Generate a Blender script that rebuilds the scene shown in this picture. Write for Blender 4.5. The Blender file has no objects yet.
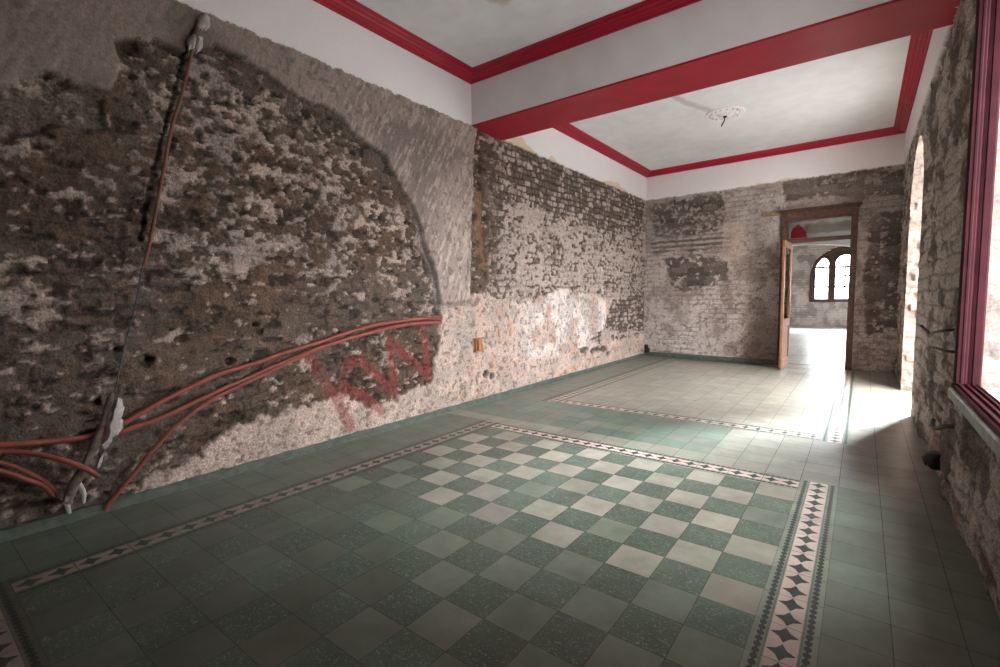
import bpy, math, random
import numpy as np
from mathutils import Vector, Matrix
random.seed(7)
rng = np.random.default_rng(11)
C = bpy.context.scene.collection
pi = math.pi

# ------------------------------------------------------------------ room dimensions (metres)
W = 3.851          # room width, left wall x = 0, right wall x = W
DL, DR = 9.29, 9.14  # far wall is slightly skewed
NEAR = -1.5
ZF = 3.035         # underside of the white frieze and of the beam
ZC = 3.553         # ceiling
B1, B2 = 4.056, 4.627  # beam

# ------------------------------------------------------------------ noise
def hsh(ix, iy, seed):
    h = (ix.astype(np.int64) * 374761393 + iy.astype(np.int64) * 668265263 + seed * 1442695041) & 0xffffffff
    h = ((h ^ (h >> 13)) * 1274126177) & 0xffffffff
    h = ((h ^ (h >> 16)) * 2246822519) & 0xffffffff
    return ((h ^ (h >> 15)) & 0xffffff) / float(0xffffff)
def vn(x, y, seed):
    ix = np.floor(x); iy = np.floor(y); fx = x - ix; fy = y - iy
    fx = fx*fx*fx*(fx*(fx*6-15)+10); fy = fy*fy*fy*(fy*(fy*6-15)+10)
    a = hsh(ix, iy, seed); b = hsh(ix+1, iy, seed); c = hsh(ix, iy+1, seed); d = hsh(ix+1, iy+1, seed)
    return a + (b-a)*fx + (c-a)*fy + (a-b-c+d)*fx*fy
def fbm(x, y, seed, octv=4, gain=.5):
    s = 0; a = 1; n = 0
    for i in range(octv):
        s = s + a*vn(x*2**i + 17.3*i, y*2**i - 9.1*i, seed+i); n += a; a *= gain
    return s/n
def sstep(a, b, x):
    t = np.clip((x-a)/(b-a), 0, 1); return t*t*(3-2*t)
def sdpoly(u, v, pts):
    """signed distance to a polygon, positive inside"""
    d = np.full(u.shape, 1e9); ins = np.zeros(u.shape, bool); n = len(pts)
    for i in range(n):
        ax, ay = pts[i]; bx, by = pts[(i+1) % n]
        ex, ey = bx-ax, by-ay; wx, wy = u-ax, v-ay
        t = np.clip((wx*ex+wy*ey)/(ex*ex+ey*ey+1e-12), 0, 1)
        d = np.minimum(d, (wx-ex*t)**2+(wy-ey*t)**2)
        c = (ay > v) != (by > v)
        xi = ax + (v-ay)*ex/(ey if abs(ey) > 1e-9 else 1e-9)
        ins ^= c & (u < xi)
    d = np.sqrt(d); return np.where(ins, d, -d)
def sdline(u, v, pts):
    d = np.full(u.shape, 1e9)
    for (ax, ay), (bx, by) in zip(pts[:-1], pts[1:]):
        ex, ey = bx-ax, by-ay; wx, wy = u-ax, v-ay
        t = np.clip((wx*ex+wy*ey)/(ex*ex+ey*ey+1e-12), 0, 1)
        d = np.minimum(d, np.hypot(wx-ex*t, wy-ey*t))
    return d
def bricks(u, v, L, H, seed, warp=.02, jit=.35):
    """irregular coursed stones: distance to the nearest joint (m) and a random id per stone"""
    wu = u + warp*(fbm(u*9, v*9, seed+50, 3)-.5)*2
    wv = v + warp*(fbm(u*5+3, v*9+8, seed+60, 3)-.5)*2
    row = np.floor(wv/H); fv = wv/H-row
    off = hsh(row, row*0, seed)*L + L*.5*(row % 2)
    x = (wu+off)/L; k = np.floor(x); f = x-k
    jl = (hsh(k, row, seed+1)-.5)*jit; jr = (hsh(k+1, row, seed+1)-.5)*jit
    left = f-jl; right = 1+jr-f
    k = np.where(left < 0, k-1, np.where(right < 0, k+1, k))
    du = np.minimum(np.abs(left), np.abs(right))*L
    dv = np.minimum(fv, 1-fv)*H
    return np.minimum(du, dv), hsh(k, row, seed+2), hsh(k, row, seed+3)
def mix(a, b, t):
    t = np.asarray(t)[..., None]; return a*(1-t)+np.asarray(b, float)*t
def col(c): return np.array(c, float)

# ------------------------------------------------------------------ materials
def new_mat(name):
    m = bpy.data.materials.new(name); m.use_nodes = True
    nt = m.node_tree; b = nt.nodes['Principled BSDF']; return m, nt, b
def noise_col(nt, b, c1, c2, scale=8, detail=5, lo=.35, hi=.65, coord='Object'):
    tc = nt.nodes.new('ShaderNodeTexCoord'); n = nt.nodes.new('ShaderNodeTexNoise')
    n.inputs['Scale'].default_value = scale; n.inputs['Detail'].default_value = detail
    r = nt.nodes.new('ShaderNodeValToRGB'); r.color_ramp.elements[0].position = lo; r.color_ramp.elements[1].position = hi
    r.color_ramp.elements[0].color = (*c1, 1); r.color_ramp.elements[1].color = (*c2, 1)
    nt.links.new(tc.outputs[coord], n.inputs['Vector']); nt.links.new(n.outputs['Fac'], r.inputs['Fac'])
    nt.links.new(r.outputs['Color'], b.inputs['Base Color']); return n
def bump(nt, b, scale, dist, strength=.6, detail=4, vec=None):
    tc = nt.nodes.new('ShaderNodeTexCoord'); n = nt.nodes.new('ShaderNodeTexNoise')
    n.inputs['Scale'].default_value = scale; n.inputs['Detail'].default_value = detail
    bp = nt.nodes.new('ShaderNodeBump'); bp.inputs['Distance'].default_value = dist; bp.inputs['Strength'].default_value = strength
    nt.links.new(tc.outputs['Object'], n.inputs['Vector']); nt.links.new(n.outputs['Fac'], bp.inputs['Height'])
    nt.links.new(bp.outputs['Normal'], b.inputs['Normal']); return bp
def simple(name, c1, c2, rough=.6, scale=12, bscale=60, bdist=.002, metal=0, spec=.4):
    m, nt, b = new_mat(name); noise_col(nt, b, c1, c2, scale)
    b.inputs['Roughness'].default_value = rough; b.inputs['Metallic'].default_value = metal
    b.inputs['Specular IOR Level'].default_value = spec
    if bdist: bump(nt, b, bscale, bdist)
    return m
def attr_mat(name, rough, bscale, bdist, spec=.3, var=.35, vscale=55):
    m, nt, b = new_mat(name)
    a = nt.nodes.new('ShaderNodeAttribute'); a.attribute_name = 'Col'
    tc = nt.nodes.new('ShaderNodeTexCoord'); n = nt.nodes.new('ShaderNodeTexNoise')
    n.inputs['Scale'].default_value = vscale; n.inputs['Detail'].default_value = 6
    mr = nt.nodes.new('ShaderNodeMapRange'); mr.inputs['From Min'].default_value = .3; mr.inputs['From Max'].default_value = .7
    mr.inputs['To Min'].default_value = 1-var; mr.inputs['To Max'].default_value = 1+var
    mx = nt.nodes.new('ShaderNodeVectorMath'); mx.operation = 'SCALE'
    on = nt.nodes.new('ShaderNodeMath'); on.operation = 'MULTIPLY_ADD'; ml = nt.nodes.new('ShaderNodeMath'); ml.operation = 'SUBTRACT'; ml.inputs[1].default_value = 1
    nt.links.new(tc.outputs['Object'], n.inputs['Vector']); nt.links.new(n.outputs['Fac'], mr.inputs['Value'])
    nt.links.new(mr.outputs['Result'], ml.inputs[0]); nt.links.new(ml.outputs[0], on.inputs[0]); nt.links.new(a.outputs['Alpha'], on.inputs[1]); on.inputs[2].default_value = 1
    nt.links.new(a.outputs['Color'], mx.inputs[0]); nt.links.new(on.outputs[0], mx.inputs['Scale'])
    nt.links.new(mx.outputs['Vector'], b.inputs['Base Color'])
    b.inputs['Roughness'].default_value = rough; b.inputs['Specular IOR Level'].default_value = spec
    bp = bump(nt, b, bscale, bdist, .8, 5); nt.links.new(a.outputs['Alpha'], bp.inputs['Strength'])
    return m
M = {}
M['masonry'] = attr_mat('masonry', .95, 90, .006, spec=.15, var=.45, vscale=70)
M['smooth_plaster'] = attr_mat('smooth_plaster', .85, 25, .001, spec=.25, var=.05, vscale=6)
M['red_paint'] = simple('red_paint', (.33, .004, .022), (.40, .006, .03), .42, 5, 30, .0008)
M['white_paint'] = simple('white_paint', (.76, .725, .725), (.82, .785, .785), .7, 4, 30, .001)
M['dark_wood'] = simple('dark_wood', (.05, .024, .016), (.105, .05, .032), .5, 18, 60, .0015)
M['orange_wood'] = simple('orange_wood', (.21, .085, .04), (.30, .13, .06), .5, 14, 60, .001)
M['raw_wood'] = simple('raw_wood', (.17, .11, .07), (.28, .19, .13), .8, 22, 50, .004)
M['red_wood'] = simple('red_wood', (.026, .006, .008), (.040, .008, .0115), .65, 10, 50, .001, spec=.08)
M['conduit'] = simple('conduit', (.20, .046, .033), (.28, .068, .046), .5, 10, 200, .0006)
M['rust_conduit'] = simple('rust_conduit', (.13, .05, .032), (.20, .08, .05), .7, 25, 120, .001)
M['white_plastic'] = simple('white_plastic', (.38, .35, .32), (.52, .48, .45), .7, 30, 80, .003)
M['stem'] = simple('stem', (.10, .075, .06), (.20, .16, .135), .9, 30, 80, .004)
M['wire'] = simple('wire', (.03, .03, .05), (.06, .06, .09), .5, 30, 80, 0)
M['iron'] = simple('iron', (.025, .022, .02), (.06, .05, .045), .6, 30, 80, .001, metal=.6)
M['black'] = simple('black', (.012, .012, .012), (.025, .024, .022), .6, 30, 80, .001)
M['orange_box'] = simple('orange_box', (.40, .13, .035), (.52, .2, .06), .6, 20, 80, .001)
M['cement'] = simple('cement', (.30, .31, .29), (.42, .43, .40), .8, 18, 70, .003)
M['stucco'] = simple('stucco', (.58, .54, .5), (.72, .68, .64), .8, 20, 50, .004)
M['skirting'] = simple('skirting', (.055, .074, .058), (.10, .115, .092), .5, 16, 60, .002)
m, nt, b = new_mat('glass'); nt.nodes.remove(b)
tr = nt.nodes.new('ShaderNodeBsdfTransparent'); gl = nt.nodes.new('ShaderNodeBsdfGlossy'); gl.inputs['Roughness'].default_value = .03
fr = nt.nodes.new('ShaderNodeFresnel'); fr.inputs['IOR'].default_value = 1.45; ms = nt.nodes.new('ShaderNodeMixShader')
tr.inputs['Color'].default_value = (.93, .95, .95, 1)
nt.links.new(fr.outputs[0], ms.inputs[0]); nt.links.new(tr.outputs[0], ms.inputs[1]); nt.links.new(gl.outputs[0], ms.inputs[2])
nt.links.new(ms.outputs[0], nt.nodes['Material Output'].inputs['Surface']); M['glass'] = m
# cement tiles
def tile_mat(name, marbled):
    m, nt, b = new_mat(name)
    a = nt.nodes.new('ShaderNodeAttribute'); a.attribute_name = 'Col'
    tc = nt.nodes.new('ShaderNodeTexCoord')
    n = nt.nodes.new('ShaderNodeTexNoise'); n.inputs['Scale'].default_value = 5; n.inputs['Detail'].default_value = 8; n.inputs['Roughness'].default_value = .65
    mr = nt.nodes.new('ShaderNodeMapRange'); mr.inputs['From Min'].default_value = .3; mr.inputs['From Max'].default_value = .7
    mr.inputs['To Min'].default_value = .8; mr.inputs['To Max'].default_value = 1.2
    mx = nt.nodes.new('ShaderNodeVectorMath'); mx.operation = 'SCALE'
    nt.links.new(tc.outputs['Object'], n.inputs['Vector']); nt.links.new(n.outputs['Fac'], mr.inputs['Value'])
    nt.links.new(a.outputs['Color'], mx.inputs[0]); nt.links.new(mr.outputs['Result'], mx.inputs['Scale'])
    out = mx.outputs['Vector']
    if marbled:
        mp = nt.nodes.new('ShaderNodeMapping'); mp.inputs['Scale'].default_value = (1, 1.7, 1); mp.inputs['Rotation'].default_value = (0, 0, .7)
        w = nt.nodes.new('ShaderNodeTexNoise'); w.inputs['Scale'].default_value = 15; w.inputs['Detail'].default_value = 5; w.inputs['Distortion'].default_value = 4.5
        nt.links.new(tc.outputs['Object'], mp.inputs['Vector']); nt.links.new(mp.outputs['Vector'], w.inputs['Vector'])
        r = nt.nodes.new('ShaderNodeValToRGB'); e = r.color_ramp.elements
        e[0].position = .36; e[0].color = (.8, .8, .8, 1); e[1].position = .40; e[1].color = (0, 0, 0, 1)
        x = e.new(.60); x.color = (0, 0, 0, 1); x = e.new(.66); x.color = (1, 1, 1, 1)
        nt.links.new(w.outputs['Fac'], r.inputs['Fac'])
        mm = nt.nodes.new('ShaderNodeMixRGB'); mm.inputs['Color2'].default_value = (.34, .37, .29, 1)
        sc = nt.nodes.new('ShaderNodeMath'); sc.operation = 'MULTIPLY'; sc.inputs[1].default_value = .6
        nt.links.new(r.outputs['Color'], sc.inputs[0]); nt.links.new(sc.outputs[0], mm.inputs['Fac'])
        nt.links.new(out, mm.inputs['Color1']); out = mm.outputs['Color']
    nt.links.new(out, b.inputs['Base Color'])
    b.inputs['Roughness'].default_value = .35
    b.inputs['Specular IOR Level'].default_value = .36
    bump(nt, b, 14, .0012, .5, 5)
    return m
M['tile'] = tile_mat('cement_tile', False); M['tile_marble'] = tile_mat('cement_tile_marbled', True)
M['grout'] = simple('grout', (.07, .068, .055), (.13, .125, .10), .9, 20, 80, .001)

# ------------------------------------------------------------------ mesh helpers
def link(o, parent=None):
    C.objects.link(o)
    if parent: o.parent = parent; o.matrix_parent_inverse = parent.matrix_world.inverted()
    return o
def mesh_obj(name, verts, faces, mats, midx=None, cols=None, smooth=False, parent=None):
    """verts (n,3); faces list of tuples; one colour per vertex (point) or None"""
    me = bpy.data.meshes.new(name)
    if isinstance(faces, np.ndarray):
        nf = len(faces); me.vertices.add(len(verts)); me.vertices.foreach_set('co', np.asarray(verts, np.float32).ravel())
        me.loops.add(nf*4); me.loops.foreach_set('vertex_index', faces.astype(np.int32).ravel())
        me.polygons.add(nf); me.polygons.foreach_set('loop_start', np.arange(0, nf*4, 4, dtype=np.int32))
        me.update(calc_edges=True); me.validate()
    else:
        me.from_pydata([tuple(v) for v in verts], [], faces)
    for m in mats: me.materials.append(m)
    if midx is not None: me.polygons.foreach_set('material_index', np.asarray(midx, np.int32))
    if cols is not None:
        ca = me.color_attributes.new('Col', 'FLOAT_COLOR', 'POINT')
        a = np.ones((len(verts), 4), np.float32); a[:, :cols.shape[1]] = np.clip(cols, 0, 1); ca.data.foreach_set('color', a.ravel())
    me.polygons.foreach_set('use_smooth', np.full(len(me.polygons), smooth))
    me.update(); o = bpy.data.objects.new(name, me); return link(o, parent)
def S(o): o['kind'] = 'structure'; return o
def T(o, label, cat, group=None):
    o['label'] = label; o['category'] = cat
    if group: o['group'] = group
    return o
def root(name, loc=(0, 0, 0), rot=(0, 0, 0)):
    o = bpy.data.objects.new(name, None); o.empty_display_size = .1; o.location = loc; o.rotation_euler = rot; C.objects.link(o)
    bpy.context.view_layer.update(); return o
class MB:
    def __init__(s): s.v = []; s.f = []; s.m = []; s.c = []
    def add(s, vs, fs, m=0, c=None):
        k = len(s.v); s.v += [tuple(x) for x in vs]; s.f += [tuple(i+k for i in f) for f in fs]; s.m += [m]*len(fs)
        s.c += [c if c is not None else (1, 1, 1)]*len(vs); return s
    def box(s, a, b, m=0, bev=0):
        (x0, y0, z0), (x1, y1, z1) = a, b
        if bev:
            e = bev; vs = []; fs = []
            # box with chamfered edges
            for sx in (0, 1):
                for sy in (0, 1):
                    for sz in (0, 1):
                        X, Y, Z = (x0, x1)[sx], (y0, y1)[sy], (z0, z1)[sz]
                        dx, dy, dz = (e, -e)[sx], (e, -e)[sy], (e, -e)[sz]
                        vs += [(X, Y+dy, Z+dz), (X+dx, Y, Z+dz), (X+dx, Y+dy, Z)]
            i = lambda sx, sy, sz, k: ((sx*2+sy)*2+sz)*3+k
            q = [(0, 0), (1, 0), (1, 1), (0, 1)]
            for t in (0, 1):
                for k, mk in ((0, lambda p, t: (t, p[0], p[1])), (1, lambda p, t: (p[0], t, p[1])), (2, lambda p, t: (p[0], p[1], t))):
                    f = [i(*mk(p, t), k) for p in q]; fs.append(f)
            for a_ in (0, 1):
                for b_ in (0, 1):
                    fs.append([i(0, a_, b_, 1), i(1, a_, b_, 1), i(1, a_, b_, 2), i(0, a_, b_, 2)])
                    fs.append([i(a_, 0, b_, 0), i(a_, 1, b_, 0), i(a_, 1, b_, 2), i(a_, 0, b_, 2)])
                    fs.append([i(a_, b_, 0, 0), i(a_, b_, 1, 0), i(a_, b_, 1, 1), i(a_, b_, 0, 1)])
                    for c_ in (0, 1): fs.append([i(a_, b_, c_, 0), i(a_, b_, c_, 1), i(a_, b_, c_, 2)])
            return s.add(vs, fs, m)
        vs = [(x0, y0, z0), (x1, y0, z0), (x1, y1, z0), (x0, y1, z0), (x0, y0, z1), (x1, y0, z1), (x1, y1, z1), (x0, y1, z1)]
        return s.add(vs, [(0, 3, 2, 1), (4, 5, 6, 7), (0, 1, 5, 4), (1, 2, 6, 5), (2, 3, 7, 6), (3, 0, 4, 7)], m)
    def tube(s, pts, r, seg=10, m=0, sub=6):
        P = [Vector(p) for p in pts]
        if sub > 1 and len(P) > 2:      # Catmull-Rom
            Q = []
            for i in range(len(P)-1):
                a = P[max(i-1, 0)]; b = P[i]; c = P[i+1]; d = P[min(i+2, len(P)-1)]
                for j in range(sub):
                    t = j/sub
                    Q.append(.5*((2*b)+(c-a)*t+(2*a-5*b+4*c-d)*t*t+(3*b-a-3*c+d)*t**3))
            Q.append(P[-1]); P = Q
        vs = []; fs = []; n = len(P); up = Vector((1, .01, .02)).normalized()
        for i, p in enumerate(P):
            t = (P[min(i+1, n-1)]-P[max(i-1, 0)]).normalized()
            a = up.cross(t)
            if a.length < 1e-4: a = Vector((0, 0, 1)).cross(t)
            a.normalize(); b = t.cross(a); rr = r(i/(n-1)) if callable(r) else r
            for k in range(seg):
                w = 2*pi*k/seg; vs.append(p+a*(rr*math.cos(w))+b*(rr*math.sin(w)))
        for i in range(n-1):
            for k in range(seg):
                k2 = (k+1) % seg; fs.append((i*seg+k, i*seg+k2, (i+1)*seg+k2, (i+1)*seg+k))
        fs.append(tuple(range(seg))[::-1]); fs.append(tuple(range((n-1)*seg, n*seg)))
        return s.add(vs, fs, m)
    def lathe(s, prof, centre, seg=32, m=0, axis='z'):
        vs = []; fs = []; n = len(prof)
        for r, z in prof:
            for k in range(seg):
                w = 2*pi*k/seg; vs.append((centre[0]+r*math.cos(w), centre[1]+r*math.sin(w), centre[2]+z))
        for i in range(n-1):
            for k in range(seg):
                k2 = (k+1) % seg; fs.append((i*seg+k, i*seg+k2, (i+1)*seg+k2, (i+1)*seg+k))
        return s.add(vs, fs, m)
    def prism(s, poly, fn, t0, t1, m=0):
        """closed polygon (a,b) extruded from t0 to t1; fn(a,b,t) -> xyz"""
        n = len(poly); vs = [fn(a, b, t0) for a, b in poly]+[fn(a, b, t1) for a, b in poly]
        fs = [tuple(range(n))[::-1], tuple(range(n, 2*n))]+[(i, (i+1) % n, n+(i+1) % n, n+i) for i in range(n)]
        return s.add(vs, fs, m)
    def build(s, name, mats, parent=None, smooth=False, cols=False):
        mats = mats if isinstance(mats, list) else [mats]
        import bmesh
        o = mesh_obj(name, s.v, s.f, mats, s.m, np.array(s.c) if cols else None, smooth, parent)
        if not cols:
            bm = bmesh.new(); bm.from_mesh(o.data); bmesh.ops.recalc_face_normals(bm, faces=bm.faces); bm.to_mesh(o.data); bm.free()
            if smooth:
                try: o.data.set_sharp_from_angle(angle=.7)
                except Exception: pass
        return o

# ------------------------------------------------------------------ masonry walls
def grid(u, v):
    U, V = np.meshgrid(u, v); nu, nv = len(u), len(v)
    i = np.arange((nv-1)*(nu-1)); r = i//(nu-1); c = i % (nu-1); a = r*nu+c
    return U, V, np.stack([a, a+1, a+nu+1, a+nu], 1)
PLTOP, PLLOW = col((.29, .228, .198)), col((.49, .372, .315))
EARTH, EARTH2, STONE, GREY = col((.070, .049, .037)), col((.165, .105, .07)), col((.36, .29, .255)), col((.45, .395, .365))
WHITE, CREAM = col((.80, .765, .77)), col((.66, .54, .39))
FK = [None]
def withk(c): return np.concatenate([c, FK[0][..., None]], -1)
def frieze(c, h, u, v, seed, cream=()):
    """smooth white band above ZF with a ragged lower lip"""
    e = v-ZF+.025*(fbm(u*14, v*3, seed, 4)-.5)+.02*(fbm(u*60, v*60, seed+4, 2)-.5)
    k = sstep(-.004, .006, e)
    w = mix(np.broadcast_to(WHITE, c.shape).copy(), WHITE*.93, fbm(u*3, v*3, seed+9, 3)*.6)
    for p in cream:
        w = mix(w, CREAM, sstep(-.01, .01, sdpoly(u, v, p)+.05*(fbm(u*20, v*20, seed+2, 3)-.5)))
    FK[0] = 1-.93*k
    return mix(c, 0, k)*1+w*k[..., None], h*(1-k)+.022*k

# regions of the left wall, (y, z)
PT = [(-2, 3.2), (-2, 2.1), (0, 2.1), (.35, 2.2), (.47, 2.25), (.56, 2.32), (.64, 2.4), (.7, 2.38), (.86, 2.36), (.92, 2.38), (.95, 2.5), (.98, 2.65), (1.17, 2.76), (1.3, 2.73), (1.48, 2.86), (1.67, 2.85), (1.92, 2.75), (2.15, 2.71), (2.37, 2.7), (2.55, 2.56), (2.81, 2.5), (3.03, 2.24), (3.17, 2.08), (3.33, 1.76), (3.46, 1.43), (3.54, 1.12), (3.99, 1.17), (4.08, 2.79), (4.2, 3.2)]
PL = [(.69, -.1), (.76, -.02), (.97, .11), (1.25, .18), (1.48, .33), (1.96, .38), (2.37, .39), (2.62, .23), (3.36, .34), (3.48, .66), (3.54, 1.14), (4.17, 1.26), (4.64, 1.14), (4.95, 1.09), (5.96, 1.31), (7.26, 1.18), (7.73, 1.12), (7.42, .66), (6.9, .5), (7.27, .37), (9.32, .46), (9.5, -.2), (1.94, -.2)]
DK = [(4.73, 3.1), (9.3, 3.1), (9.0, 2.4), (7.25, 2.32), (5.96, 2.34), (4.97, 2.46), (4.72, 2.42)]
DK2 = [(7.42, .62), (7.73, 1.06), (9.4, 1.25), (9.4, .5)]
COLM = [(4.28, 2.83), (4.69, 2.88), (4.58, 1.28), (4.28, 1.28)]
OCH = [(4.09, 2.4), (4.24, 2.38), (4.27, 1.53), (4.11, 1.5)]
MID = [(1.0, 2.39), (1.38, 2.67), (1.7, 2.72), (2.32, 2.54), (2.92, 2.26), (3.33, 1.62), (3.39, 1.27), (2.26, 1.31), (1.2, 1.39), (.92, 1.78)]
PALE = [[(1.52, 1.61), (1.73, 1.68), (2.01, 1.68), (1.98, 1.57), (1.72, 1.47), (1.54, 1.42)], [(1.18, 1.48), (1.32, 1.56), (1.34, 1.4), (1.23, 1.36)], [(.30, 1.42), (.54, 1.37), (.54, 1.21), (.45, 1.14), (.3, 1.18)]]
NICHE = [(.2, 2.05), (.4, 2.2), (.57, 2.27), (.66, 2.37), (.88, 2.35), (.87, 2.16), (.68, 2.14), (.56, 2.05), (.2, 1.9)]
JOINTL = [(.95, 2.66), (.98, 2.52), (1.12, 2.52), (1.28, 2.6), (1.3, 2.74), (1.15, 2.77)]
SLOT = [(1.36, 2.9), (1.30, 2.69), (1.19, 2.3), (1.08, 1.9), (1.02, 1.56)]
GRAF = [[(2.04, .76), (2.09, .7), (2.21, .51), (2.3, .34), (2.4, .11)], [(2.29, .37), (2.41, .43), (2.56, .35), (2.73, .18)], [(2.37, .5), (2.43, .65), (2.55, .67), (2.72, .51), (2.93, .3)], [(2.91, .28), (2.89, .54), (2.86, .81)], [(2.87, .77), (3.05, .66), (3.21, .53), (3.36, .42)], [(3.27, .92), (3.32, .7), (3.36, .39)]]
HOLES = [(4.25, .31, .055), (4.37, .27, .045), (6.72, .355, .065, .35), (7.02, .315, .055, .4), (7.2, .33, .065, .5), (7.42, .315, .065, .35), (7.62, .21, .05, .4), (.86, .92, .018), (1.01, .84, .025), (1.47, .78, .03), (1.66, 1.02, .02), (3.1, 1.9, .02), (9.2, .12, .05)]
def left_wall():
    u = np.arange(NEAR-.1, DL+.06, .0105); v = np.append(np.arange(-.05, ZC, .0105), ZC+.02)
    y, z, F = grid(u, v); sh = y.shape
    # exposed earth and rubble core
    d1, id1, id2 = bricks(y, z, .30, .105, 3, .05, .5)
    d2, id3, id4 = bricks(y, z, .10, .074, 8, .035, .9)
    right = sstep(4.2, 4.7, y)
    rough = fbm(y*11, z*11, 21, 5); rough2 = fbm(y*30, z*30, 31, 4); big = fbm(y*1.3, z*1.6, 41, 4)
    joint = sstep(.018, .003, d1)*(1-right)*.8*sstep(.4, .6, fbm(y*2.5, z*2.5, 77, 3)) + sstep(.017, .004, d2)*right
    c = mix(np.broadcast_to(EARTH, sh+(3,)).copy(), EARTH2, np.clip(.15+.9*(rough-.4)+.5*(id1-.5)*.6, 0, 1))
    c = mix(c, col((.125, .10, .083)), sstep(.35, .6, big)*(1-right)*.6)
    # small stones of the far part show their faces
    st = mix(np.broadcast_to(col((.145, .108, .087)), sh+(3,)).copy(), col((.47, .38, .335)), sstep(.45, .95, id3+.6*(rough-.5))*.9)
    c = c*(1-right)[..., None]+st*right[..., None]
    c = mix(c, col((.05, .038, .031)), np.clip(joint, 0, 1)*.9)
    crev = sstep(.60, .68, fbm(y*10, z*22, 25, 4))*(1-right); c = mix(c, col((.035, .026, .021)), crev*.75)
    rust = sstep(.57, .68, fbm(y*16, z*16, 27, 3))*(1-right); c = mix(c, col((.22, .125, .08)), rust*.2)
    h = -.020*crev - .012*joint + .034*(rough-.5)*(1-.4*right) + .010*(rough2-.5) + .012*(id1-.5)*(1-right) + right*(.010*(id3-.5))
    # mortar and plaster remains: several densities, ragged edges
    n = .36*fbm(y*5, z*9, 51, 5)+.64*fbm(y*17, z*26, 61, 4)   # 0..1 around .5
    dens = np.full(sh, -.13)
    dens = np.maximum(dens, -.13+(.075+.04*sstep(1.7, 2.1, z))*sstep(-.15, .12, sdpoly(y, z, MID)))
    for p in PALE: dens = np.maximum(dens, -.13+.24*sstep(-.09, .06, sdpoly(y, z, p)))
    rt = .04-.24*sstep(-.15, .1, sdpoly(y, z, DK))-.2*sstep(-.05, .05, sdpoly(y, z, DK2))+.12*(fbm(y*2.2, z*2.2, 75, 3)-.5)-.12*sstep(-.05, .05, sdpoly(y, z, COLM))+.03*np.sin(y*6+z)*.5
    dens = dens*(1-right)+rt*right
    m = sstep(-.012, .022, n-.5+dens)
    soft = sstep(-.07, .03, n-.5+dens)
    c = mix(c, col((.20, .15, .12)), soft*(1-right)*.75)
    pc = mix(np.broadcast_to(STONE*.72, sh+(3,)).copy(), col((.41, .31, .26)), sstep(.35, .65, .5*fbm(y*4, z*4, 71, 4)+.5*fbm(y*22, z*26, 72, 3)))
    pc = mix(pc, col((.46, .375, .33)), right*.75); pc = mix(pc, col((.16, .13, .11)), joint*right*.45*sstep(.35, .6, fbm(y*3, z*3, 74, 3)))
    c = mix(c, 0, m)+pc*m[..., None]; pk_ = sstep(.60, .68, fbm(y*20, z*24, 73, 3))*m*(1-.5*right); c = mix(c, col((.12, .085, .07)), pk_*.8)
    h = h*(1-.5*m)+(.010+.006*(1-right))*m-.012*pk_
    # ochre strip, brick niche
    k = sstep(-.012, .012, sdpoly(y, z, OCH)+.07*(rough-.5)); c = mix(c, col((.20, .118, .062)), k*.85*sstep(.25, .5, fbm(y*14, z*10, 76, 3))); h = h*(1-k)-.012*k
    k = sstep(-.01, .02, sdpoly(y, z, NICHE)+.05*(rough-.5)); h = h-.035*k; c = mix(c, col((.17, .135, .115)), k*.6)
    # low pale plaster band along the floor
    e = sdpoly(y, z, PL)+.10*(fbm(y*9, z*9, 81, 4)-.5)+.05*(fbm(y*30, z*30, 82, 3)-.5)
    e = np.where(sdpoly(y, z, DK2) > 0, np.minimum(e, -sdpoly(y, z, DK2)+.06*(rough-.5)), e)
    k = sstep(-.012, .012, e)
    pl = mix(np.broadcast_to(PLLOW, sh+(3,)).copy(), col((.40, .31, .265)), sstep(.45, .62, fbm(y*7, z*7, 91, 5)))
    pl = mix(pl, col((.52, .27, .16)), .55*sstep(.56, .7, fbm(y*8+4, z*8, 95, 4))*sstep(3.4, 4.5, y))
    pl = mix(pl, col((.66, .585, .55)), sstep(.45, .6, fbm(y*3, z*3, 98, 3))*sstep(.25, .55, z)*sstep(4.6, 5.4, y)*.9)
    pl = mix(pl, col((.33, .29, .265)), sstep(.55, .63, fbm(y*5, z*4, 99, 4))*sstep(3.5, 3.7, y)*.5)
    pit = sstep(.60, .70, fbm(y*26, z*26, 96, 3)); pl = mix(pl, col((.2, .145, .12)), pit*.8)
    c = mix(c, 0, k)+pl*k[..., None]; h = h*(1-k)+(.020+.026*(fbm(y*16, z*12, 97, 4)-.5)-.010*pit)*k
    # old smooth plaster at the top and its long curved edge
    sd = sdpoly(y, z, PT)
    e = sd+.045*(fbm(y*8, z*8, 101, 4)-.5)+.03*(fbm(y*30, z*30, 102, 3)-.5)
    e = np.minimum(e, -sdpoly(y, z, JOINTL)+.05*(rough-.5))
    k = sstep(-.008, .014, e); kpt = k
    ang = y*.55+z   # trowel strokes
    stro = fbm((y*.8-z*.45)*44, (z*.8+y*.45)*9, 111, 4)
    pt = mix(np.broadcast_to(PLTOP, sh+(3,)).copy(), col((.20, .157, .138)), sstep(.40, .62, fbm(y*3, z*3, 121, 5)))
    pt = mix(pt, col((.47, .37, .325)), sstep(.5, .7, stro)*.6*sstep(1.6, 2.6, y)+.5*sstep(3.1, 3.5, y)*sstep(2.6, 1.6, z))
    pt = mix(pt, col((.15, .12, .105)), sstep(.60, .72, fbm(y*34, z*20, 123, 3))*.7*sstep(1.2, 2.2, y))
    c = mix(c, 0, k)+pt*k[..., None]; h = h*(1-k)+(.034+.012*(stro-.5)+.006*(rough2-.5))*k
    edge = sstep(.05, .0, np.abs(e+.02))*sstep(3.05, 3.3, y)*sstep(2.3, 2.1, z); h = h-.02*edge; c = mix(c, col((.2, .17, .155)), edge*.7)
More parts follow.
